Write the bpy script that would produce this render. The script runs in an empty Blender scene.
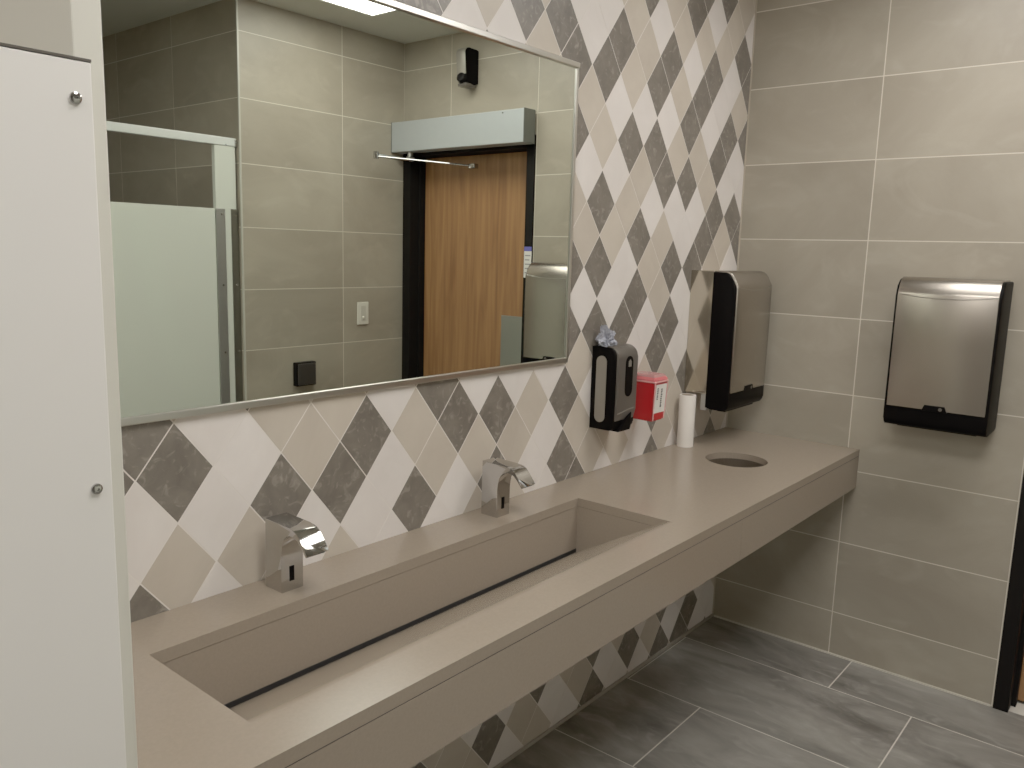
import bpy, bmesh, math, random
from mathutils import Vector, Matrix, noise
random.seed(7)
S = bpy.context.scene
COL = S.collection
PI = math.pi

# ------------------------------------------------------------------ helpers
def lin(c):
    def f(v):
        v /= 255.0
        return v / 12.92 if v <= 0.04045 else ((v + 0.055) / 1.055) ** 2.4
    return (f(c[0]), f(c[1]), f(c[2]), 1.0)

def new_mat(name):
    m = bpy.data.materials.new(name); m.use_nodes = True
    nt = m.node_tree
    return m, nt, nt.nodes['Principled BSDF']

def mat(name, col, rough=0.5, metal=0.0, var=0.0, scale=8.0, stretch=(1, 1, 1), bump=0.0, bscale=60.0, spec=None, coat=0.0, rvar=0.0):
    """principled surface with a procedural noise variation of colour / roughness / bump"""
    m, nt, b = new_mat(name)
    N, L = nt.nodes, nt.links
    b.inputs['Roughness'].default_value = rough
    b.inputs['Metallic'].default_value = metal
    if spec is not None: b.inputs['Specular IOR Level'].default_value = spec
    if coat: b.inputs['Coat Weight'].default_value = coat; b.inputs['Coat Roughness'].default_value = 0.08
    tc = N.new('ShaderNodeTexCoord'); mp = N.new('ShaderNodeMapping')
    mp.inputs['Scale'].default_value = stretch
    L.new(tc.outputs['Object'], mp.inputs['Vector'])
    nz = N.new('ShaderNodeTexNoise'); nz.inputs['Scale'].default_value = scale; nz.inputs['Detail'].default_value = 5
    L.new(mp.outputs['Vector'], nz.inputs['Vector'])
    mx = N.new('ShaderNodeMix'); mx.data_type = 'RGBA'
    c = lin(col)
    mx.inputs['A'].default_value = (c[0] * (1 - var), c[1] * (1 - var), c[2] * (1 - var), 1)
    mx.inputs['B'].default_value = (min(1, c[0] * (1 + var)), min(1, c[1] * (1 + var)), min(1, c[2] * (1 + var)), 1)
    L.new(nz.outputs['Fac'], mx.inputs['Factor'])
    L.new(mx.outputs['Result'], b.inputs['Base Color'])
    if rvar:
        mr = N.new('ShaderNodeMapRange'); mr.inputs['To Min'].default_value = max(0, rough - rvar); mr.inputs['To Max'].default_value = rough + rvar
        L.new(nz.outputs['Fac'], mr.inputs['Value']); L.new(mr.outputs['Result'], b.inputs['Roughness'])
    if bump:
        n2 = N.new('ShaderNodeTexNoise'); n2.inputs['Scale'].default_value = bscale
        L.new(mp.outputs['Vector'], n2.inputs['Vector'])
        bp = N.new('ShaderNodeBump'); bp.inputs['Strength'].default_value = bump; bp.inputs['Distance'].default_value = 0.002
        L.new(n2.outputs['Fac'], bp.inputs['Height']); L.new(bp.outputs['Normal'], b.inputs['Normal'])
    return m

def tile_mat(name, dark, light, rough, scale, stretch, vein=None, vein_amt=0.0, rnd_amt=0.12, lo=0.3, hi=0.7, ripple=0.0):
    """stone-look tile: noise clouds + per-tile brightness from the 'rnd' face attribute, optional pale veins"""
    m, nt, b = new_mat(name)
    N, L = nt.nodes, nt.links
    b.inputs['Roughness'].default_value = rough
    tc = N.new('ShaderNodeTexCoord'); at = N.new('ShaderNodeAttribute'); at.attribute_name = 'rnd'
    sh = N.new('ShaderNodeVectorMath'); sh.operation = 'MULTIPLY_ADD'
    cmb = N.new('ShaderNodeCombineXYZ')
    for k in range(3): L.new(at.outputs['Fac'], cmb.inputs[k])
    L.new(cmb.outputs['Vector'], sh.inputs[0]); sh.inputs[1].default_value = (37.0, 23.0, 51.0)
    L.new(tc.outputs['Object'], sh.inputs[2])
    mp = N.new('ShaderNodeMapping'); mp.inputs['Scale'].default_value = stretch
    L.new(sh.outputs['Vector'], mp.inputs['Vector'])
    nz = N.new('ShaderNodeTexNoise'); nz.inputs['Scale'].default_value = scale; nz.inputs['Detail'].default_value = 7
    nz.inputs['Roughness'].default_value = 0.6; nz.inputs['Distortion'].default_value = 0.6
    L.new(mp.outputs['Vector'], nz.inputs['Vector'])
    mr = N.new('ShaderNodeMapRange'); mr.inputs['From Min'].default_value = lo; mr.inputs['From Max'].default_value = hi
    L.new(nz.outputs['Fac'], mr.inputs['Value'])
    mx = N.new('ShaderNodeMix'); mx.data_type = 'RGBA'
    mx.inputs['A'].default_value = lin(dark); mx.inputs['B'].default_value = lin(light)
    L.new(mr.outputs['Result'], mx.inputs['Factor'])
    out = mx.outputs['Result']
    if vein:
        n2 = N.new('ShaderNodeTexNoise'); n2.inputs['Scale'].default_value = scale * 2.2; n2.inputs['Detail'].default_value = 8
        n2.inputs['Distortion'].default_value = 1.6
        L.new(mp.outputs['Vector'], n2.inputs['Vector'])
        m2 = N.new('ShaderNodeMapRange'); m2.inputs['From Min'].default_value = 0.55; m2.inputs['From Max'].default_value = 0.8
        m2.inputs['To Max'].default_value = vein_amt
        L.new(n2.outputs['Fac'], m2.inputs['Value'])
        mv = N.new('ShaderNodeMix'); mv.data_type = 'RGBA'; mv.inputs['B'].default_value = lin(vein)
        L.new(m2.outputs['Result'], mv.inputs['Factor']); L.new(out, mv.inputs['A']); out = mv.outputs['Result']
    hs = N.new('ShaderNodeHueSaturation')
    m3 = N.new('ShaderNodeMapRange'); m3.inputs['To Min'].default_value = 1 - rnd_amt; m3.inputs['To Max'].default_value = 1 + rnd_amt
    L.new(at.outputs['Fac'], m3.inputs['Value']); L.new(m3.outputs['Result'], hs.inputs['Value'])
    L.new(out, hs.inputs['Color']); L.new(hs.outputs['Color'], b.inputs['Base Color'])
    if ripple:
        bp = N.new('ShaderNodeBump'); bp.inputs['Strength'].default_value = ripple; bp.inputs['Distance'].default_value = 0.003
        L.new(nz.outputs['Fac'], bp.inputs['Height']); L.new(bp.outputs['Normal'], b.inputs['Normal'])
    return m

def glass_like(name, col, rough, trans):
    m, nt, b = new_mat(name)
    b.inputs['Base Color'].default_value = lin(col); b.inputs['Roughness'].default_value = rough
    b.inputs['Transmission Weight'].default_value = trans; b.inputs['IOR'].default_value = 1.3
    nz = nt.nodes.new('ShaderNodeTexNoise'); nz.inputs['Scale'].default_value = 30
    mr = nt.nodes.new('ShaderNodeMapRange'); mr.inputs['To Min'].default_value = rough; mr.inputs['To Max'].default_value = rough + .1
    nt.links.new(nz.outputs['Fac'], mr.inputs['Value']); nt.links.new(mr.outputs['Result'], b.inputs['Roughness'])
    return m

def emit_mat(name, col, strength):
    m, nt, b = new_mat(name)
    b.inputs['Base Color'].default_value = (0.8, 0.8, 0.8, 1)
    b.inputs['Emission Color'].default_value = (*col, 1)
    b.inputs['Emission Strength'].default_value = strength
    return m

o_last = [None]
def obj(name, bm, mats, parent=None, smooth=None):
    me = bpy.data.meshes.new(name)
    bmesh.ops.recalc_face_normals(bm, faces=bm.faces) if smooth != 'keep' else None
    bm.to_mesh(me); bm.free()
    for m in (mats if isinstance(mats, (list, tuple)) else [mats]): me.materials.append(m)
    if smooth and smooth != 'keep':
        for p in me.polygons: p.use_smooth = True
        try: me.set_sharp_from_angle(angle=math.radians(smooth))
        except Exception: pass
    o = bpy.data.objects.new(name, me); COL.objects.link(o)
    if parent: o.parent = parent
    o_last[0] = o
    return o

def thing(name, label, cat, loc=(0, 0, 0), rotz=0.0, group=None):
    o = bpy.data.objects.new(name, None); COL.objects.link(o)
    o.empty_display_size = 0.1
    o.location = loc; o.rotation_euler = (0, 0, rotz); o['label'] = label; o['category'] = cat
    if group: o['group'] = group
    return o

def tag(o, label, cat, group=None):
    o['label'] = label; o['category'] = cat
    if group: o['group'] = group
    return o

def struct(o):
    o['kind'] = 'structure'; return o

def box(bm, x0, x1, y0, y1, z0, z1, bev=0.0, seg=2, mi=0):
    if x1 < x0: x0, x1 = x1, x0
    if y1 < y0: y0, y1 = y1, y0
    if z1 < z0: z0, z1 = z1, z0
    vs = [bm.verts.new(p) for p in ((x0, y0, z0), (x1, y0, z0), (x1, y1, z0), (x0, y1, z0), (x0, y0, z1), (x1, y0, z1), (x1, y1, z1), (x0, y1, z1))]
    fs = [bm.faces.new([vs[k] for k in q]) for q in ((0, 3, 2, 1), (4, 5, 6, 7), (0, 1, 5, 4), (1, 2, 6, 5), (2, 3, 7, 6), (3, 0, 4, 7))]
    for f in fs: f.material_index = mi
    if bev > 0:
        es = list({e for f in fs for e in f.edges})
        bmesh.ops.bevel(bm, geom=es, offset=bev, segments=seg, affect='EDGES', profile=0.5)

def prism(bm, pts, a0, a1, axis='x', bev=0.0, seg=2):
    """polygon pts=(u,v) swept from a0 to a1 along axis; (u,v) are (y,z), (x,z) or (x,y)"""
    def P(u, v, a): return {'x': (a, u, v), 'y': (u, a, v), 'z': (u, v, a)}[axis]
    A = [bm.verts.new(P(u, v, a0)) for u, v in pts]; B = [bm.verts.new(P(u, v, a1)) for u, v in pts]
    n = len(pts)
    c0 = bm.faces.new(A); c1 = bm.faces.new(B[::-1])
    for k in range(n): bm.faces.new([A[k], A[(k + 1) % n], B[(k + 1) % n], B[k]])
    if bev > 0:
        es = list(set(c0.edges) | set(c1.edges))
        bmesh.ops.bevel(bm, geom=es, offset=bev, segments=seg, affect='EDGES', profile=0.5)

def arc(cx, cy, r, a0, a1, n):
    return [(cx + r * math.cos(math.radians(a0 + (a1 - a0) * k / n)), cy + r * math.sin(math.radians(a0 + (a1 - a0) * k / n))) for k in range(n + 1)]

def lathe(bm, prof, M=Matrix(), n=32):
    """profile of (r,z) turned round local z, closed ends where r == 0"""
    rings = []
    for r, z in prof:
        rings.append([bm.verts.new(M @ Vector((r * math.cos(2 * PI * k / n), r * math.sin(2 * PI * k / n), z))) for k in range(n)] if r > 1e-6 else [bm.verts.new(M @ Vector((0, 0, z)))])
    for a, b in zip(rings, rings[1:]):
        for k in range(n):
            k2 = (k + 1) % n
            if len(a) > 1 and len(b) > 1: bm.faces.new([a[k], a[k2], b[k2], b[k]])
            elif len(a) > 1: bm.faces.new([a[k], a[k2], b[0]])
            elif len(b) > 1: bm.faces.new([a[0], b[k2], b[k]])

def along(p, d):
    """matrix whose local z points along d, at p"""
    return Matrix.Translation(p) @ Vector(d).to_track_quat('Z', 'Y').to_matrix().to_4x4()

def rod(bm, p, q, r, n=16):
    p, q = Vector(p), Vector(q); l = (q - p).length
    lathe(bm, [(0, 0), (r, 0), (r, l), (0, l)], along(p, q - p), n)

def screw_bm(r):
    bm = bmesh.new()
    lathe(bm, [(0, -0.002), (r * .6, -0.002), (r, 0), (r * .92, r * .3), (r * .6, r * .5), (r * .28, r * .52), (r * .25, r * .25), (0, r * .25)], Matrix(), 20)
    return bm

# ------------------------------------------------------------------ measures (metres). corner of argyle wall and towel wall at the origin
ZC = 2.78                     # ceiling
ZT = 0.8903                   # worktop
YD = -2.112                   # opposite wall
XR = -1.069                    # outer corner of the opposite wall
Z8, ROW = 0.187, 0.305        # tile rows
XL, YB = -5.0, -4.2           # far ends of the room behind the camera

# ------------------------------------------------------------------ materials
M_grout = mat('grout', (212, 203, 186), 0.8, var=.05, scale=40)
M_tile = tile_mat('taupe wall tile', (138, 128, 112), (160, 151, 134), 0.42, 1.6, (1, 1, 1.6), vein=(192, 183, 165), vein_amt=.26, rnd_amt=.07)
M_white = tile_mat('white argyle tile', (214, 205, 198), (226, 218, 212), 0.45, 5, (1, 1, 1), rnd_amt=.02)
M_tan = tile_mat('tan argyle tile', (180, 167, 151), (195, 183, 167), 0.45, 5, (1, 1, 1), rnd_amt=.05)
M_dark = tile_mat('dark argyle tile', (86, 79, 71), (114, 106, 96), 0.4, 14, (1, 1, 1), vein=(172, 164, 152), vein_amt=.6, rnd_amt=.04)
M_floor = tile_mat('grey floor tile', (80, 76, 70), (142, 138, 130), 0.42, 2.6, (2.4, .9, 1), vein=(176, 172, 164), vein_amt=.4, rnd_amt=.06, ripple=.12)
M_ceil = mat('ceiling paint', (200, 200, 190), 0.9, var=.02)
M_wallpaint = mat('beige wall paint', (128, 119, 106), 0.8, var=.04)
M_quartz = mat('taupe quartz', (137, 123, 107), 0.24, var=.1, scale=160, rvar=.04)
M_seam = mat('dark seam', (34, 27, 22), 0.8, var=.1)
M_slot = mat('drain slot black', (18, 16, 14), 0.7, var=.1)
M_chrome = mat('polished chrome', (186, 184, 181), 0.06, 1.0, var=.02, scale=6)
M_frame = mat('brushed mirror frame', (206, 203, 196), 0.28, 1.0, var=.0, scale=4)
M_mirror = mat('mirror glass', (222, 228, 217), 0.0, 1.0, var=0.0)
M_black = mat('black plastic', (4, 3, 3), 0.5, var=.15, scale=20, spec=.05)
M_blackm = mat('matt black plastic', (7, 6, 6), 0.5, var=.15, scale=20, spec=.1)
M_steel = mat('brushed steel cover', (168, 160, 150), 0.27, 1.0, var=.015, scale=12, stretch=(30, 30, 1), rvar=.008)
M_polsteel = mat('polished steel', (196, 188, 172), 0.13, 1.0, var=.03, scale=6)
M_grey = mat('grey metallic plastic', (92, 86, 80), 0.32, 0.5, var=.05, scale=30)
M_silver = mat('silver inset plastic', (142, 136, 126), 0.4, 0.5, var=.05, scale=30)
M_panel = mat('white partition laminate', (226, 222, 216), 0.5, var=.015, scale=3)
M_paneledge = mat('partition edge', (214, 214, 202), 0.5, var=.02)
M_stall = mat('pale stall laminate', (202, 206, 194), 0.5, var=.015, scale=3)
M_alu = mat('aluminium channel', (176, 178, 176), 0.35, 0.9, var=.05, scale=30)
M_alupaint = mat('pale aluminium housing', (176, 182, 184), 0.42, 0.35, var=.03, scale=20)
M_wood = None
M_doorframe = mat('black door frame paint', (9, 7, 6), 0.7, var=.1, spec=.12)
M_red = mat('red plastic', (178, 18, 24), 0.35, var=.05, scale=12)
M_redlid = mat('translucent pink lid', (214, 104, 108), 0.25, var=.1, scale=20)
M_lidtop = glass_like('clear pink lid top', (226, 178, 174), .15, .55)
M_paper = mat('white paper', (222, 214, 205), 0.8, var=.03, scale=40, bump=.1)
M_card = mat('cardboard inside', (140, 124, 106), 0.9, var=.08)
M_label = mat('white label', (224, 220, 212), 0.5, var=.02)
M_pinkedge = mat('pale pink rim and edge highlight', (232, 168, 166), 0.4, var=.05)  # edge highlights put into the colour of rim and corner rods
M_ink = mat('black ink', (38, 34, 34), 0.6, var=.1)
M_blueink = mat('blue print', (84, 84, 168), 0.5, var=.05)
M_plate = mat('grey push plate steel', (150, 152, 142), 0.38, 0.7, var=.04, scale=20)
M_switch = mat('ivory switch plastic', (218, 214, 200), 0.4, var=.02)
M_crumple = mat('pale blue crumpled film', (158, 160, 172), 0.3, var=.5, scale=110)
L1 = 11.4
M_light = emit_mat('lit diffuser', (1.0, 0.962, 0.905), L1)
M_lightdoor = emit_mat('lit diffuser by the door', (1.0, 0.962, 0.905), 9.0)
M_liftrim = mat('white lay-in frame', (225, 225, 220), 0.5, var=.02)

def wood():
    m, nt, b = new_mat('maple veneer door')
    N, L = nt.nodes, nt.links
    tc = N.new('ShaderNodeTexCoord'); mp = N.new('ShaderNodeMapping'); mp.inputs['Scale'].default_value = (9, 9, .55)
    L.new(tc.outputs['Object'], mp.inputs['Vector'])
    n1 = N.new('ShaderNodeTexNoise'); n1.inputs['Scale'].default_value = 3; n1.inputs['Detail'].default_value = 8; n1.inputs['Distortion'].default_value = .8
    L.new(mp.outputs['Vector'], n1.inputs['Vector'])
    cr = N.new('ShaderNodeValToRGB'); e = cr.color_ramp.elements
    e[0].position = .3; e[0].color = lin((118, 76, 42)); e[1].position = .72; e[1].color = lin((158, 112, 68))
    L.new(n1.outputs['Fac'], cr.inputs['Fac'])
    L.new(cr.outputs['Color'], b.inputs['Base Color']); b.inputs['Roughness'].default_value = .45
    return m
M_wood = wood()

# ------------------------------------------------------------------ tiled surfaces
def minus(rect, hole):
    u0, v0, u1, v1 = rect
    if not hole: return [rect]
    a0, b0, a1, b1 = hole
    if a1 <= u0 or a0 >= u1 or b1 <= v0 or b0 >= v1: return [rect]
    out = []
    if a0 > u0: out.append((u0, v0, a0, v1))
    if a1 < u1: out.append((a1, v0, u1, v1))
    m0, m1 = max(u0, a0), min(u1, a1)
    if b0 > v0: out.append((m0, v0, m1, b0))
    if b1 < v1: out.append((m0, b1, m1, v1))
    return out

def clip_poly(p, u0, v0, u1, v1):
    for ax, lim, sg in ((0, u0, 1), (0, u1, -1), (1, v0, 1), (1, v1, -1)):
        q = []
        for k in range(len(p)):
            a, b = p[k], p[(k + 1) % len(p)]
            da, db = sg * (a[ax] - lim), sg * (b[ax] - lim)
            if da >= 0: q.append(a)
            if (da >= 0) != (db >= 0):
                t = da / (da - db); q.append((a[0] + t * (b[0] - a[0]), a[1] + t * (b[1] - a[1])))
        p = q
        if len(p) < 3: return []
    return p

class Surf:
    """a tiled plane: O + u*U + v*V, face normal Nn; grout bed mat slot 0, tiles other slots"""
    def __init__(s, name, O, U, V, Nn, mats):
        s.name, s.O, s.U, s.V, s.N, s.mats = name, Vector(O), Vector(U), Vector(V), Vector(Nn), mats
        s.bm = bmesh.new(); s.rnd = s.bm.faces.layers.float.new('rnd')
    def P(s, u, v, h): return s.O + s.U * u + s.V * v + s.N * h
    def bed(s, r, thick=0.1):
        u0, v0, u1, v1 = r
        a = [s.bm.verts.new(s.P(u, v, -.0005)) for u, v in ((u0, v0), (u1, v0), (u1, v1), (u0, v1))]
        b = [s.bm.verts.new(s.P(u, v, -thick)) for u, v in ((u0, v0), (u1, v0), (u1, v1), (u0, v1))]
        s.bm.faces.new(a); s.bm.faces.new(b[::-1])
        for k in range(4): s.bm.faces.new([a[k], b[k], b[(k + 1) % 4], a[(k + 1) % 4]])
    def tile(s, poly, mi, r=None):
        r = random.random() if r is None else r
        a = [s.bm.verts.new(s.P(u, v, 0)) for u, v in poly]
        b = [s.bm.verts.new(s.P(u, v, -.0007)) for u, v in poly]
        fs = [s.bm.faces.new(a)]
        for k in range(len(a)): fs.append(s.bm.faces.new([a[k], b[k], b[(k + 1) % len(a)], a[(k + 1) % len(a)]]))
        for f in fs: f.material_index = mi; f[s.rnd] = r
    def rect(s, r, mi, gap=.0019):
        u0, v0, u1, v1 = r
        if u1 - u0 < 4 * gap or v1 - v0 < 4 * gap: return
        s.tile([(u0 + gap, v0 + gap), (u1 - gap, v0 + gap), (u1 - gap, v1 - gap), (u0 + gap, v1 - gap)], mi)
    def grid(s, area, us, vs, hole=None, mi=1, bed0=0.0, bed1=0.0):
        u0, v0, u1, v1 = area
        us = [u0] + sorted(u for u in us if u0 + .002 < u < u1 - .002) + [u1]
        vs = [v0] + sorted(v for v in vs if v0 + .002 < v < v1 - .002) + [v1]
        for r in minus((u0 + bed0, v0, u1 - bed1, v1), hole): s.bed(r)
        for a, b in zip(us, us[1:]):
            for c, d in zip(vs, vs[1:]):
                for r in minus((a, c, b, d), hole): s.rect(r, mi)
    def done(s):
        return struct(obj(s.name, s.bm, s.mats, smooth='keep'))

ZROWS = [Z8 + ROW * k for k in range(-1, 10)]
# towel wall (x = 0, faces -x); u runs along -y so that U x V = N
DO0, DO1, DOZ = -1.16, -2.07, 2.195      # door opening
w = Surf('wall_right', (0, 0, 0), (0, -1, 0), (0, 0, 1), (-1, 0, 0), [M_grout, M_tile])
w.grid((0, 0, -YD + .1, ZC), [.529 + .605 * k for k in range(4)], ZROWS, hole=(-DO0, -.01, -DO1, DOZ)); w.done()
# opposite wall (faces +y)
w = Surf('wall_front', (0, YD, 0), (-1, 0, 0), (0, 0, 1), (0, 1, 0), [M_grout, M_tile])
w.grid((0, 0, -XR, ZC), [.447], ZROWS, bed1=.003); w.done()
# return wall beside the far stall (faces -x)
w = Surf('wall_stall', (XR, YD, 0), (0, -1, 0), (0, 0, 1), (-1, 0, 0), [M_grout, M_tile])
w.grid((0.0, 0, YD - YB, ZC), [.608, 1.218, 1.82], ZROWS, bed0=.02); w.done()

# argyle wall (y = 0, faces -y)
DW, DH, DX, DZ = 0.1650, 0.20814, -1.15466, 1.58849
PAT = {
 10: '7T 9D 11D 13T', 9: '2T 4D 6T 8D 10W 12T 14W',
 8: '-3T -1W 1W 3T 5W 7T 9T 11T 13D', 7: '-8D -6T -4D -2D 0W 2D 4T 6D 8W 10D 12W 14D',
 6: '-9D -7W -5W -3T -1D 1D 3T 5D 7T 9D 11W 13T', 5: '0T 2W 4W 6W 8D 10W 12D 14D',
 4: '-1D 1T 3D 5D 7T 9T 11D 13W', 3: '0W 2W 4T 6D 8D 10T 12W 14W',
 2: '-1T 1D 3T 5W 7W 9W 11D 13D', 1: '0T 2T 4D 6T 8W 10D 12T 14D',
 0: '-1D 1D 3W 5T 7D 9D 11T 13W', -1: '0W 2W 4D 6T 8W 10W', -2: '-1D 1D 3D 5W 7D 9W',
 -3: '-18D -16W -14T -12T -10W -8D -6W -4W -2W 0T 2W 4W 6D 8W 10W',
 -4: '-19D -17D -15W -13T -11D -9T -7D -5D -3T -1D 1W 3W 5T 7T 9D',
 -5: '-18W -16W -14D -12D -10W -8T -6T -4T -2W 0T 2T 4W 6D 8T 10T 12D',
 -6: '-19W -17T -15T -13W -11W -9D -7W -5D -3W -1D 1T 3T 5W 7T 9T 11T 13T',
 -7: '-18D -16W -14T -12T -10W -8W -6T -4T -2W 0D 2W 4W 6D 8W 10W 12D',
 -13: '-8T -6W -4W -2D 0T 2D 4T 6W 8D 10W 12W', -14: '-7T -5D -3T -1W 1T 3W 5D 7T 9W 11D 13W',
 -15: '-6T -4W -2T 0W 2D 4W 6W 8D 10D 12W 14W'}
pat = {}
for j, s_ in PAT.items():
    for t in s_.split(): pat[(int(t[:-1]), j)] = t[-1]
w = Surf('wall_back', (0, 0, 0), (1, 0, 0), (0, 0, 1), (0, -1, 0), [mat('pale argyle grout', (224, 216, 208), .7, var=.02), M_white, M_tan, M_dark, M_tile])
XA = -3.02
w.bed((XL, 0, 0.1, ZC))
rp = random.Random(3)
g = 0.0010
for j in range(-17, 14):
    for i in range(-26, 16):
        if (i + j) % 2 == 0: continue
        c = pat.get((i, j)) or rp.choice('WWWTTTDD')
        cx, cz = DX + i * DW / 2, DZ + j * DH / 2
        k = g * 2.05
        p = clip_poly([(cx - DW / 2 + k, cz), (cx, cz - DH / 2 + k), (cx + DW / 2 - k, cz), (cx, cz + DH / 2 - k)], XA, 0.0, -0.004, ZC)
        if len(p) > 2: w.tile(p, 'WTD'.index(c) + 1)
us = [XA - .61 * k for k in range(4)] + [XL]
for a, b in zip(us, us[1:]):
    for c, d in zip([0] + ZROWS[1:], ZROWS[1:] + [ZC]):
        w.rect((b, c, a, min(d, ZC)), 4)
w.done()

# floor: 0.47 x 0.912 planks laid along y in a one-third stagger
w = Surf('floor', (0, 0, 0), (1, 0, 0), (0, 1, 0), (0, 0, 1), [mat('floor grout', (204, 198, 186), .8, var=.05), M_floor])
w.bed((XL - .1, YB - .1, 0.1, 0.1))
w.bed((0.1, DO1 - .1, 1.4, DO0 + .1))
xs = [0.01, -.2835, -.7535, -1.2235] + [-1.2235 - .47 * k for k in range(1, 9)]
offs = [-.626, -.925, -.320]
for r, (a, b) in enumerate(zip(xs, xs[1:])):
    o0 = offs[r % 3] + .912 * (r // 3 % 2) * 0
    ys = sorted([o0 - .912 * k for k in range(-2, 6)])
    ys = [YB] + [y for y in ys if YB + .01 < y < -.005] + [0.0]
    for c, d in zip(ys, ys[1:]): w.rect((b, c, a, d), 1, gap=.0022)
w.rect((0.1, DO1 - .1, 1.4, DO0 + .1), 1)
w.done()

bm = bmesh.new(); box(bm, XL - .1, .1, YB - .1, .1, ZC, ZC + .1); struct(obj('ceiling', bm, M_ceil))
bm = bmesh.new(); box(bm, XL - .1, XL, YB - .1, .1, 0, ZC); struct(obj('wall_left', bm, M_wallpaint))
bm = bmesh.new(); box(bm, XL, XR + .1, YB - .1, YB, 0, ZC); struct(obj('wall_rear', bm, M_wallpaint))
# corridor beyond the door, so the opening is not a void
bm = bmesh.new(); box(bm, 1.3, 1.4, DO1 - .1, DO0 + .1, 0, 2.4); box(bm, .1, 1.4, DO1 - .2, DO1 - .1, 0, 2.4); box(bm, .1, 1.4, DO0 + .1, DO0 + .2, 0, 2.4); box(bm, .1, 1.4, DO1 - .2, DO0 + .2, 2.4, 2.5)
struct(obj('wall_corridor', bm, M_wallpaint))

# trims
bm = bmesh.new(); box(bm, XA, -.002, -.007, -.0005, .0, .013, .001); struct(obj('trim_1', bm, mat('grey floor trim', (160, 152, 140), .5, .1, var=.05)))
bm = bmesh.new(); box(bm, -.006, -.001, -1.13, -.01, .0, .007); struct(obj('trim_2', bm, mat('pale caulk', (196, 190, 176), .7, var=.04)))
bm = bmesh.new(); box(bm, XR - .003, XR + .006, YD - .006, YD + .003, 0, ZC, .001); struct(obj('trim_3', bm, mat('pale corner trim', (186, 184, 172), .45, .2, var=.03)))
bm = bmesh.new(); box(bm, -.006, -.0005, -.005, -.0005, 0, ZC); struct(obj('trim_4', bm, mat('corner caulk', (176, 164, 146), .7, var=.04)))

# ------------------------------------------------------------------ door
d = bpy.data.objects.new('door_1', None); COL.objects.link(d); d.location = (0, DO0, 0); struct(d)
d['label'] = 'maple veneer door in a black frame beside the towel dispenser'
def dl(y): return y - DO0
FW = .05
bm = bmesh.new()
for a, b in ((DO0 + .022, DO0 - .028), (DO1 + .028, DO1 - .036)):
    box(bm, -.012, .16, dl(a), dl(b), 0, DOZ + .022, .002)
box(bm, -.012, .16, dl(DO0 + .022), dl(DO1 - .036), DOZ - .04, DOZ + .022, .002)
# rebate stop
box(bm, .055, .095, dl(DO0 - .028), dl(DO0 - .043), 0, DOZ - .03); box(bm, .055, .095, dl(DO1 + .028), dl(DO1 + .043), 0, DOZ - .03)
obj('frame', bm, M_doorframe, d)
leaf = bmesh.new(); box(leaf, .097, .142, dl(DO0 - .031), dl(DO1 + .031), .012, DOZ - .043, .002)
lo = obj('leaf', leaf, M_wood, d)
bm = bmesh.new(); box(bm, .0945, .098, dl(-1.24), dl(-1.42), .93, 1.283, .001); obj('push_plate', bm, M_plate, lo)

# sticker on the frame
t = thing('door_sticker', 'small white notice with a blue header stuck on the black door frame', 'sticker', (-.0118, -1.160, 1.50))
bm = bmesh.new(); box(bm, -.001, 0, -.024, .024, 0, .135); obj('paper', bm, M_label, t)
bm = bmesh.new(); box(bm, -.0016, -.0008, -.024, .024, .135, .158); obj('header', bm, M_blueink, t)
bm = bmesh.new()
for k in range(5): box(bm, -.0016, -.0008, -.018, .018 - .006 * (k % 2), .022 + k * .022, .028 + k * .022)
obj('print_lines', bm, mat('grey print', (130, 126, 132), .6, var=.05), t)

# door operator over the door, arm to the leaf
t = thing('door_operator', 'long pale aluminium automatic door opener box above the wooden door', 'door opener', (0, (-1.137 + YD) / 2, 2.17))
hl = (1.137 + YD) / 2 * -1
hl = abs(-1.137 - YD) / 2 - .002
bm = bmesh.new(); box(bm, -.10, -.0125, -hl + .004, hl - .004, 0, .163, .003); obj('housing', bm, M_alupaint, t)
for s in (-1, 1):
    bm = bmesh.new(); box(bm, -.102, -.0125, s * (hl - .004), s * hl, -.001, .165, .001); obj('end_cap', bm, mat('dark grey end cap', (104, 108, 104), .5, .2, var=.05), t)
bm = bmesh.new(); lathe(bm, [(0, 0), (.004, 0), (.004, .003), (0, .003)], along((-.10, hl - .14, .15), (-1, 0, 0)), 12); obj('screw', bm, M_chrome, t)
yo = (-1.137 + YD) / 2
spx, spy = -.055, -2.0 - yo
ex, ey, ez = -.33, -1.975 - yo, -.045
bm = bmesh.new(); lathe(bm, [(0, -.04), (.016, -.04), (.016, -.002), (0, -.002)], Matrix.Translation((spx, spy, 0)), 16)
box(bm, spx - .02, spx + .02, spy - .014, spy + .014, -.05, -.025, .003); obj('spindle', bm, M_alu, t)
bm = bmesh.new(); rod(bm, (spx, spy, -.045), (ex, ey, ez), .0095)
lathe(bm, [(0, -.02), (.014, -.02), (.014, .018), (0, .018)], Matrix.Translation((ex, ey, ez)), 16); obj('main_arm', bm, M_chrome, t)
bm = bmesh.new(); rod(bm, (ex, ey, ez - .006), (.072, -1.64 - yo, -.078), .006)
box(bm, .062, .097, -1.66 - yo, -1.615 - yo, -.092, -.066, .003); obj('connecting_rod', bm, M_chrome, t)

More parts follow.
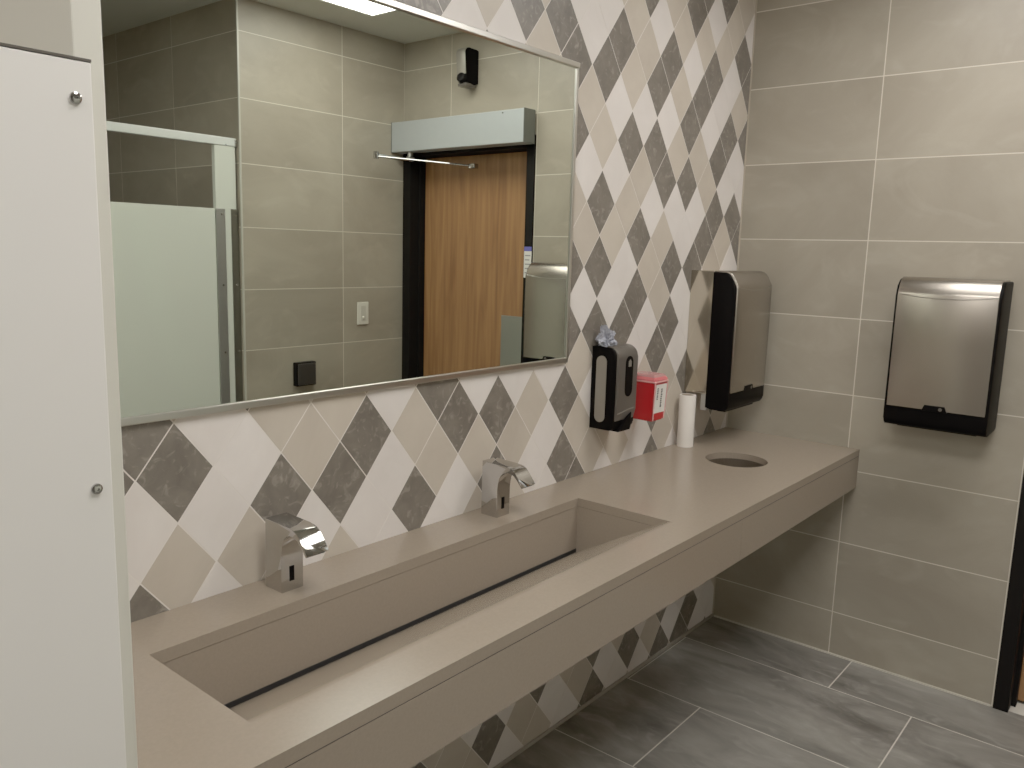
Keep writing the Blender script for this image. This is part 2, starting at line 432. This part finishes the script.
# ------------------------------------------------------------------ counter with trough sink
CX0 = -3.008
YF = -.5744
TX0, TX1, TY0, TY1 = -2.70, -1.350, -.4755, -.150    # trough opening
HX, HY, HR = -.533, -.293, .112
ctr = thing('washroom_counter', 'long taupe quartz counter with trough sink and round waste opening, against the argyle wall', 'counter', (0, 0, 0))
bm = bmesh.new()
def loop(pts, z):
    vs = [bm.verts.new((x, y, z)) for x, y in pts]
    return vs, [bm.edges.new((vs[k], vs[(k + 1) % len(vs)])) for k in range(len(vs))]
outer = [(CX0, YF), (-.001, YF), (-.001, -.001), (CX0, -.001)]
trough = [(TX0, TY0), (TX1, TY0), (TX1, TY1), (TX0, TY1)]
hole = [(HX + HR * math.cos(2 * PI * k / 48), HY + HR * math.sin(2 * PI * k / 48)) for k in range(48)]
zb = .8640
for z in (ZT, zb):
    E = []
    for pts in (outer, trough, hole): E += loop(pts, z)[1]
    r = bmesh.ops.triangle_fill(bm, edges=E, use_beauty=True, use_dissolve=False)
for pts in (outer, trough, hole):
    n = len(pts)
    for k in range(n):
        (xa, ya), (xb, yb) = pts[k], pts[(k + 1) % n]
        bm.faces.new([bm.verts.new(p) for p in ((xa, ya, zb), (xb, yb, zb), (xb, yb, ZT), (xa, ya, ZT))])
bmesh.ops.remove_doubles(bm, verts=bm.verts, dist=1e-5)
obj('countertop', bm, M_quartz, ctr)
for a, b in ((CX0, -1.1007), (-1.0993, -.001)):
    bm = bmesh.new(); box(bm, a, b, YF + .0002, YF + .022, .733, zb - .0028); obj('apron_panel', bm, M_quartz, ctr)
bm = bmesh.new(); box(bm, CX0, -.002, YF + .0012, YF + .021, zb - .003, zb + .0003); box(bm, -1.102, -1.098, YF + .0012, YF + .02, .735, zb); obj('seam_filler', bm, M_seam, ctr)
# basin: back wall, ends, ramp sloping to the slot at the back
zs = .722
bas = bmesh.new()
box(bas, TX0 - .02, TX1 + .02, TY1 + .001, TY1 + .02, .7285, zb - .001)
for a, b in ((TX0 - .02, TX0 - .0005), (TX1 + .0005, TX1 + .02)):
    box(bas, a, b, TY0 - .02, TY1 + .01, zs - .05, zb - .001)
bo = obj('basin', bas, M_quartz, ctr)
bm = bmesh.new()
prism(bm, [(TY0 - .0005, ZT - .0004), (TY0 + .008, ZT - .0012), (TY0 + .020, ZT - .0060), (TY0 + .040, ZT - .0165), (-.166, zs + .004), (-.163, zs - .006), (-.185, zs - .024), (TY0 - .0005, zb - .014)], TX0 + .0005, TX1 - .0005, 'x')
obj('ramp', bm, M_quartz, bo, smooth=35)
bm = bmesh.new(); box(bm, TX0, TX1, -.20, TY1 + .001, zs - .06, zs - .028); box(bm, TX0, TX1, TY1 - .0005, TY1 + .02, zs - .06, .7284); obj('drain_slot', bm, M_slot, bo)
# sleeve under the waste opening
bm = bmesh.new()
lathe(bm, [(HR - .002, zb + .004), (HR - .002, zb - .22), (HR + .002, zb - .22), (HR + .002, zb - .001)], Matrix.Translation((HX, HY, 0)), 48)
obj('waste_sleeve', bm, mat('dark brown sleeve', (62, 50, 36), .6, var=.1), ctr)

# faucets
def faucet(x, label):
    t = thing('faucet', label, 'faucet', (x, 0, ZT), group='chrome sensor faucets along the trough sink')
    hw = .028
    pts = [(-.038, 0), (-.0395, .1560), (-.120, .1538)] + [(-.138, .1522), (-.146, .1498), (-.153, .1457), (-.1600, .1398), (-.1655, .1340), (-.1680, .1309), (-.1853, .1092), (-.187, .1070)]
    pts += [(-.1815, .1030), (-.1735, .1145), (-.165, .1255), (-.154, .1345), (-.139, .1385), (-.127, .1385), (-.116, .134), (-.107, .126), (-.101, .115), (-.0975, .100), (-.0965, .080), (-.0965, 0)]
    bm = bmesh.new(); prism(bm, pts, -hw, hw, 'x', .0012, 2); obj('spout', bm, M_chrome, t, smooth=30)
    bm = bmesh.new(); box(bm, -.0075, .0045, -.0978, -.096, .022, .056, .0006)
    obj('sensor_window', bm, M_black, t)
    bm = bmesh.new(); prism(bm, [(-.184, .1044), (-.181, .1030), (-.1735, .1145), (-.1725, .1125), (-.179, .1010)], -hw + .006, hw - .006, 'x'); obj('spout_outlet', bm, M_blackm, t)
    return t
faucet(-2.3525, 'chrome sensor faucet nearest the white partition, at the left of the sink')
faucet(-1.6450, 'chrome sensor faucet farther from the white partition, left of the soap dispenser')

# ------------------------------------------------------------------ mirror
t = thing('wall_mirror', 'large frameless-looking wall mirror with thin metal edge above the counter', 'mirror', (0, 0, 0))
t['label'] = 'large rectangular wall mirror with thin metal frame above the sink'
MX0, MX1, MZ0, MZ1 = -3.006, -1.239, 1.286, 2.200
bm = bmesh.new(); box(bm, MX0 + .004, MX1 - .004, -.007, -.001, MZ0 + .004, MZ1 - .004); obj('glass', bm, M_mirror, t)
bm = bmesh.new()
fw = .016
prof = lambda s: None
box(bm, MX0, MX1, -.015, -.001, MZ1 - fw, MZ1, .002); box(bm, MX0, MX1, -.012, -.001, MZ0, MZ0 + fw, .002)
box(bm, MX1 - fw * .7, MX1, -.012, -.001, MZ0, MZ1, .002); box(bm, MX0, MX0 + fw * .7, -.012, -.001, MZ0, MZ1, .002)
obj('frame', bm, M_frame, t)

# ------------------------------------------------------------------ paper towel dispensers
def towel(label, loc, rotz, W, D, H):
    """front faces local -y, back on local y = 0"""
    t = thing('paper_towel_dispenser', label, 'paper towel dispenser', loc, rotz, group='steel and black paper towel dispensers')
    h = W / 2
    r = .042
    body = [(.0015, 0.006), (.0015, H - .006), (-D + .052, H - .006), (-D + .040, H - .0095), (-D + .030, H - .018), (-D + .021, H - .031), (-D + .007, H - .056), (-D + .004, H - .066)] + [(-D + .004, .05)] + arc(-D + .030, .026, .026, 180, 270, 5) + [(-.02, 0)]
    bm = bmesh.new(); prism(bm, body, -h, h, 'x', .006, 3); obj('housing', bm, M_black, t, smooth=35)
    k = .074
    cov = [(-.015, H - .012), (-.015, H - .001), (-D + .052, H - .0002), (-D + .036, H - .0045), (-D + .025, H - .0125), (-D + .0165, H - .0245), (-D + .001, H - .0520), (-D - .0012, H - .0600), (-D - .002, H * .6), (-D - .001, k), (-D + .012, k), (-D + .012, H - .06), (-D + .04, H - .02)]
    bm = bmesh.new(); prism(bm, cov, -h + .009, h - .009, 'x', .0015, 2); obj('front_cover', bm, M_steel, t, smooth=35)
    cvr = o_last[0]
    bm = bmesh.new(); q = [(-h + .012 + (2 * h - .024) * i_ / 24, -D - .0016, H - .060 - .013 * (1 - (i_ / 12 - 1) ** 2)) for i_ in range(25)]
    for p_, q_ in zip(q, q[1:]): rod(bm, p_, q_, .0016, 8)
    obj('pressed_crease', bm, M_chrome, cvr, smooth=60)
    bm = bmesh.new(); prism(bm, [(-.042, k - .004), (-.033, k + .017), (.033, k + .017), (.042, k - .004)], -D - .005, -D + .01, 'y', .002, 2)
    latch = obj('latch_tab', bm, M_black, t)
    bm = bmesh.new(); lathe(bm, [(0, 0), (.006, 0), (.006, .002), (0, .002)], along((.020, -D - .0035, k + .006), (0, -1, 0)), 16); obj('keyhole', bm, M_grey, latch)
    bm = bmesh.new(); box(bm, -h * .78, h * .78, -D * .7, -D * .35, -.008, .004, .002); obj('towel_mouth', bm, M_blackm, t)
    return t
towel('steel and black towel dispenser on plain taupe tile wall, nearest the door', (0, -.866, 1.041), -PI / 2, .338, .19, .541)
mb = thing('steel_mounting_box', 'polished steel box on the argyle wall behind a towel dispenser', 'mounting box', (-.26, 0, 1.098))
bm = bmesh.new(); box(bm, -.158, .158, -.099, -.0005, 0, .482, .002); obj('shell', bm, M_polsteel, mb)
t2 = towel('steel and black towel dispenser in the room corner, fixed to a polished steel box', (-.260, -.1, 1.041), 0.0, .338, .10, .541)
bm = bmesh.new(); box(bm, -.150, .158, -.099, -.072, -.066, .0, .001); obj('lower_flange', bm, mat('light grey plate', (176, 172, 164), .4, .3, var=.03), mb)

# ------------------------------------------------------------------ soap dispenser
t = thing('soap_dispenser', 'black and grey soap dispenser on the argyle wall, right of the mirror', 'soap dispenser', (-1.020, 0, 1.048))
H, D, h = .280, .097, .066
body = [(.001, .0), (.001, H), (-D + .034, H)] + arc(-D + .034, H - .030, .030, 90, 180, 7)[1:] + [(-D + .004, .02)] + arc(-D + .022, .018, .018, 180, 270, 4)
bm = bmesh.new(); prism(bm, body, -h, h, 'x', .004, 3); obj('housing', bm, M_black, t, smooth=35)
cov = [(-.020, H - .010), (-.020, H + .003), (-D + .036, H + .003)] + arc(-D + .036, H - .037, .040, 90, 180, 8)[1:] + [(-D - .004, .062), (-D + .006, .026), (-D + .03, .022), (-D + .03, H - .03)]
bm = bmesh.new(); prism(bm, cov, -h + .010, h - .001, 'x', .003, 2); obj('front_cover', bm, M_grey, t, smooth=35)
def stadium(w_, z0, z1, cu, n=10):
    r = w_ / 2
    return arc(cu, z1 - r, r, 0, 180, n) + arc(cu, z0 + r, r, 180, 360, n)
for s in (-1, 1):
    bm = bmesh.new(); prism(bm, stadium(.040, .026, .250, -.0405), s * (h - .002), s * (h + .0015), 'x'); obj('side_inset', bm, M_silver, t)
bm = bmesh.new(); prism(bm, stadium(.046, .112, .250, .010), -D - .0055, -D + .004, 'y'); so = obj('sight_window', bm, M_black, t)
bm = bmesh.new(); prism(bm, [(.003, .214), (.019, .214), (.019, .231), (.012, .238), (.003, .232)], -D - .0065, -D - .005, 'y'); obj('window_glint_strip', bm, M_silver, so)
bm = bmesh.new(); prism(bm, [(-.040, -.004), (.030, -.004), (.036, .008), (.036, .056), (.016, .044)], -D - .006, -D + .05, 'y', .002, 2); obj('nozzle_guard', bm, M_black, t)
bm = bmesh.new(); prism(bm, [(-.050, .060), (.020, .070), (.050, .071), (.050, .067), (.020, .066), (-.050, .057)], -D - .0052, -D, 'y', .0005, 1); obj('chin_trim', bm, M_silver, t)

# crumpled film on top of it
bm = bmesh.new(); bmesh.ops.create_icosphere(bm, subdivisions=5, radius=1.0)
for v in bm.verts:
    p0 = v.co.copy()
    n1 = noise.noise(p0 * 1.6 + Vector((3, 1, 7))); n2 = abs(noise.noise(p0 * 3.1 + Vector((1, 9, 2)))); n3 = abs(noise.noise(p0 * 7.0 + Vector((5, 5, 5))))
    v.co = p0 * (.95 + .55 * n1 - .75 * n2 - .40 * n3)
    v.co = Vector((v.co.x * .046, v.co.y * .036, max(v.co.z, -.5) * .036))
    v.co.z += max(0, -v.co.x + .004) * 1.0 * max(0, p0.z)
zmin = min(v.co.z for v in bm.verts)
for v in bm.verts: v.co.z -= zmin
o = obj('crumpled_film', bm, M_crumple, smooth=50); o.location = (-1.052, -.036, 1.048 + .2795)
tag(o, 'crumpled pale blue plastic film lying on top of the soap dispenser', 'plastic film')

# ------------------------------------------------------------------ sharps container
t = thing('sharps_container', 'small red plastic sharps container on the argyle wall, right of the soap dispenser', 'sharps container', (-.820, -.066, 1.052))
bm = bmesh.new(); hw, hd = .045, .055
def taper(bm, w0, d0, w1, d1, z0, z1, bev):
    a = [bm.verts.new((sx * w0, sy * d0, z0)) for sx, sy in ((-1, -1), (1, -1), (1, 1), (-1, 1))]
    b = [bm.verts.new((sx * w1, sy * d1, z1)) for sx, sy in ((-1, -1), (1, -1), (1, 1), (-1, 1))]
    f = [bm.faces.new(a[::-1]), bm.faces.new(b)] + [bm.faces.new([a[k], a[(k + 1) % 4], b[(k + 1) % 4], b[k]]) for k in range(4)]
    bmesh.ops.bevel(bm, geom=list({e for q in f for e in q.edges}), offset=bev, segments=2, affect='EDGES')
taper(bm, .040, .048, hw, hd, 0, .143, .005); obj('bin', bm, M_red, t, smooth=40)
bm = bmesh.new(); taper(bm, hw + .004, hd + .004, hw + .004, hd + .004, .139, .144, .002); obj('rim', bm, M_pinkedge, t, smooth=40)
bm = bmesh.new(); taper(bm, hw + .002, hd + .002, hw - .002, hd - .002, .144, .157, .004); lid = obj('lid', bm, M_redlid, t, smooth=40)
bm = bmesh.new(); taper(bm, hw - .004, hd - .004, hw - .008, hd - .008, .155, .166, .003); obj('lid_cap', bm, M_lidtop, lid, smooth=40)
bm = bmesh.new()
def front(z): return -(.048 + (hd - .048) * z / .143)
def lab(bm, x0, x1, z0, z1, lift):
    vs = [bm.verts.new((x, front(z) - lift, z)) for x, z in ((x0, z0), (x1, z0), (x1, z1), (x0, z1))]
    bm.faces.new(vs)
lab(bm, -.036, .038, .030, .132, .0006); lb = obj('label', bm, M_label, t)
bm = bmesh.new(); rr = random.Random(5)
for x, wd, zz0, zz1 in ((-.022, .010, .078, .120), (.006, .012, .050, .116)):
    z = zz1
    while z > zz0:
        hh = rr.uniform(.0035, .006)
        lab(bm, x - wd / 2, x + wd / 2 * rr.uniform(.5, 1), z - hh, z, .0012); z -= hh + .0022
obj('label_print', bm, M_ink, lb)
for sx in (-1, 1):
    bm = bmesh.new(); rod(bm, (sx * .038, -.0482 - .0008, .004), (sx * .0445, -.0555, .140), .0018, 8); obj('corner_highlight', bm, M_pinkedge, t)  # pale pink rods draw the highlights along the front corner edges
bm = bmesh.new(); box(bm, -.03, .03, hd - .004, .0670, .02, .11, .0); obj('wall_bracket', bm, M_red, t)

# white paper tube
bm = bmesh.new()
r0 = .0318
lathe(bm, [(r0, 0), (r0, .204), (r0 - .001, .2055), (r0 - .007, .2055), (r0 - .008, .204), (r0 - .008, .003), (r0, 0)], Matrix(), 40)
for f in bm.faces:
    c = f.calc_center_median()
    if math.hypot(c.x, c.y) < r0 - .0068: f.material_index = 1
o = obj('paper_tube', bm, [M_paper, M_card], smooth=40); o.location = (-.470, -.046, ZT)
tag(o, 'tall white paper roll tube standing on the counter beside the sharps container', 'paper roll')

# ------------------------------------------------------------------ foreground partition
PX0, PX1 = -3.0366, -3.0105      # divider, seen edge-on
t = thing('toilet_partition', 'large white toilet partition panel filling the left foreground, screwed to a divider', 'partition', (-3.03, -.77, 0))
O = Vector((-3.03, -.77, 0))
bm = bmesh.new(); box(bm, PX0 - O.x, PX1 - O.x, -.764 - O.y, -.003 - O.y, .28, 2.14, .0015); obj('divider_panel', bm, mat('divider laminate', (206, 203, 190), .5, var=.015), t)
bm = bmesh.new(); box(bm, -4.15 - O.x, -3.0305 - O.x, -.784 - O.y, -.7645 - O.y, .30, 1.779, .0015); pn = obj('front_panel', bm, M_panel, t)
bm = bmesh.new(); box(bm, -4.15 - O.x, -3.0305 - O.x, -.7843 - O.y, -.7645 - O.y, 1.7792, 1.7815); obj('top_edge_strip', bm, mat('dark metal edge', (74, 68, 60), .5, .4, var=.1), pn)
for z in (1.748, 1.408):
    s = obj('screw', screw_bm(.0052), M_chrome, pn, smooth=30)
    s.location = (-3.0452 - O.x, -.7845 - O.y, z); s.rotation_euler = (PI / 2, 0, 0)
bm = bmesh.new()
for x in (-4.12, -3.05): box(bm, x - .03 - O.x, x + .03 - O.x, -.782 - O.y, -.766 - O.y, 0.001, .302, .002)
obj('support_leg', bm, M_alu, t)

# ------------------------------------------------------------------ stall front opposite the mirror
SY = -2.15
t = thing('toilet_stall_front', 'pale toilet stall front with door and headrail beside the opposite tiled wall', 'toilet stall', (XR, SY, 0))
bm = bmesh.new(); box(bm, -2.2, -.004, -.016, .016, 2.093, 2.131, .002); hr = obj('headrail', bm, mat('pale headrail', (212, 216, 212), .4, .2, var=.02), t)
bm = bmesh.new(); box(bm, -.014, -.001, -.014, .02, 2.088, 2.124, .002)
lathe(bm, [(0, 0), (.006, 0), (.005, .004), (0, .004)], along((-.008, .02, 2.112), (0, 1, 0)), 12); obj('wall_bracket', bm, M_chrome, hr)
bm = bmesh.new(); lathe(bm, [(0, 0), (.004, 0), (.003, .003), (0, .003)], along((-.06, .016, 2.098), (0, 1, 0)), 12); obj('screw', bm, M_alu, hr)
pil = []
for a, b in ((-.120, -.010), (-1.15, -1.02), (-2.2, -2.0)):
    bm = bmesh.new(); box(bm, a, b, -.0125, .0125, .04, 2.093, .0015); pil.append(obj('pilaster', bm, M_stall, t))
for a, b in ((-1.012, -.126), (-1.99, -1.16)):
    bm = bmesh.new(); box(bm, a, b, -.0125, .0125, .30, 1.795, .0015); dr = obj('door', bm, M_stall, t)
# long hinge and wall channels on the first pilaster
for a, b, nm, mm in ((-.122, -.074, 'hinge_channel', M_alu), (-.042, -.003, 'wall_channel', mat('dark steel channel', (120, 118, 108), .3, .9, var=.05))):  # wall channel in a darker steel colour than the hinge channel
    bm = bmesh.new(); box(bm, a, b, .0128, .0165, .32, 1.797, .001); ch = obj(nm, bm, mm, pil[0])
    for z in (1.77, 1.43, 1.10, .77, .44):
        s = bmesh.new(); lathe(s, [(0, 0), (.0055, 0), (.004, .003), (0, .003)], along(((a + b) / 2 + .004, .0165, z), (0, 1, 0)), 12)
        if z > 1.0: obj('screw', s, M_chrome, pil[0])
        else: s.free()

# ------------------------------------------------------------------ small fittings on the opposite walls
t = thing('air_freshener', 'small black and silver dispenser high on the tiled wall above the door opener', 'air freshener', (0, -1.575, 2.490), -PI / 2)
H, D, h = .182, .104, .034
pts = [(.001, .01), (.001, H - .006), (-.012, H)] + [(-D + .03, H)] + arc(-D + .03, H - .03, .03, 90, 170, 6)[1:] + [(-D + .010, .045), (-D + .02, .012), (-.03, 0)]
bm = bmesh.new(); prism(bm, pts, -h, h, 'x', .004, 3); obj('housing', bm, M_black, t, smooth=35)
pts = [(-.04, H - .01), (-.04, H + .002), (-D + .03, H + .002)] + arc(-D + .03, H - .03, .032, 90, 176, 6)[1:] + [(-D + .006, .050), (-D + .02, .050), (-D + .03, H - .04)]
bm = bmesh.new(); prism(bm, pts, -h + .003, h - .003, 'x', .002, 2); obj('front_cover', bm, M_silver, t, smooth=35)
bm = bmesh.new(); lathe(bm, [(0, 0), (.030, 0), (.026, .02), (.018, .024), (0, .020)], along((0, -D + .02, .030), (0, -1, .35)), 24); obj('nozzle', bm, M_blackm, t, smooth=40)
bm = bmesh.new(); box(bm, -h + .004, h - .004, -D + .012, -.012, -.010, .006, .003); obj('base', bm, M_grey, t)

t = thing('light_switch', 'ivory wall switch plate on the opposite taupe tiled wall', 'switch', (-.311, YD, 1.198))
bm = bmesh.new(); box(bm, -.040, .040, .0005, .008, 0, .127, .003); sp = obj('plate', bm, M_switch, t)
bm = bmesh.new(); box(bm, -.018, .018, .008, .0095, .022, .105, .001); obj('insert', bm, mat('grey ivory insert', (196, 192, 178), .45, var=.02), sp)
bm = bmesh.new(); lathe(bm, [(0, 0), (.0075, 0), (.0065, .007), (0, .008)], along((0, .009, .040), (0, 1, 0)), 16); obj('button', bm, M_switch, t)

t = thing('push_button_box', 'black square push button box low on the opposite tiled wall', 'push button', (-.722, YD, .892))
bm = bmesh.new(); box(bm, -.063, .063, -.001, .036, 0, .128, .006, 3); obj('back_box', bm, M_blackm, t)
bm = bmesh.new(); box(bm, -.056, .056, .034, .043, .007, .121, .004, 3); obj('push_plate', bm, mat('dark grey button face', (40, 37, 35), .35, var=.1), t)

# ------------------------------------------------------------------ ceiling lights
for x0, x1, label in ((-1.087, -.477, 'lit rectangular ceiling light showing at the top of the mirror, near the door'),
                      (-2.915, -2.305, 'lit rectangular ceiling light above the sink, between two others'),
                      (-4.745, -4.135, 'added unseen ceiling light farthest from the door, above the white partition')):  # last one is unseen, added to brighten the divider's left face
    y0, y1 = -1.832, -.612
    t = thing('ceiling_light', label, 'ceiling light', ((x0 + x1) / 2, (y0 + y1) / 2, ZC), group='recessed ceiling light panels')
    a, b = (x1 - x0) / 2, (y1 - y0) / 2
    bm = bmesh.new()
    for s in (-1, 1):
        box(bm, s * a, s * (a - .018), -b, b, -.006, -.0005); box(bm, -a + .018, a - .018, s * b, s * (b - .018), -.006, -.0005)
    obj('frame', bm, M_liftrim, t)
    bm = bmesh.new(); box(bm, -a + .018, a - .018, -b + .018, b - .018, -.004, -.001); obj('diffuser', bm, M_lightdoor if x0 > -1.5 else M_light, t)

# ------------------------------------------------------------------ world, camera
W = bpy.data.worlds.new('World'); S.world = W; W.use_nodes = True
W.node_tree.nodes['Background'].inputs[0].default_value = (.5, .5, .5, 1)
W.node_tree.nodes['Background'].inputs[1].default_value = 0.0

cam = bpy.data.cameras.new('camera'); co = bpy.data.objects.new('camera', cam); COL.objects.link(co)
yaw, pitch, roll = math.radians(39.4478), math.radians(9.17419), math.radians(1.63963)
f = Vector((math.cos(yaw) * math.cos(pitch), math.sin(yaw) * math.cos(pitch), -math.sin(pitch)))
r = Vector((math.sin(yaw), -math.cos(yaw), 0)); u = r.cross(f)
c, s = math.cos(roll), math.sin(roll)
r2 = c * r + s * u; u2 = -s * r + c * u
Mx = Matrix((r2, u2, -f)).transposed().to_4x4(); Mx.translation = Vector((-3.36099, -1.52815, 1.63086))
co.matrix_world = Mx
cam.sensor_fit = 'HORIZONTAL'; cam.sensor_width = 36.0; cam.lens = 36.0 * 819.163 / 1024
cam.clip_start = .02; cam.clip_end = 50
S.camera = co
S.view_settings.view_transform = 'Standard'; S.view_settings.look = 'None'; S.view_settings.exposure = 0.0; S.view_settings.gamma = 1.4
try:
    S.cycles.max_bounces = 12; S.cycles.diffuse_bounces = 5; S.cycles.glossy_bounces = 6
    S.cycles.caustics_reflective = True; S.cycles.sample_clamp_indirect = 6.0; S.cycles.use_denoising = True
except Exception: pass
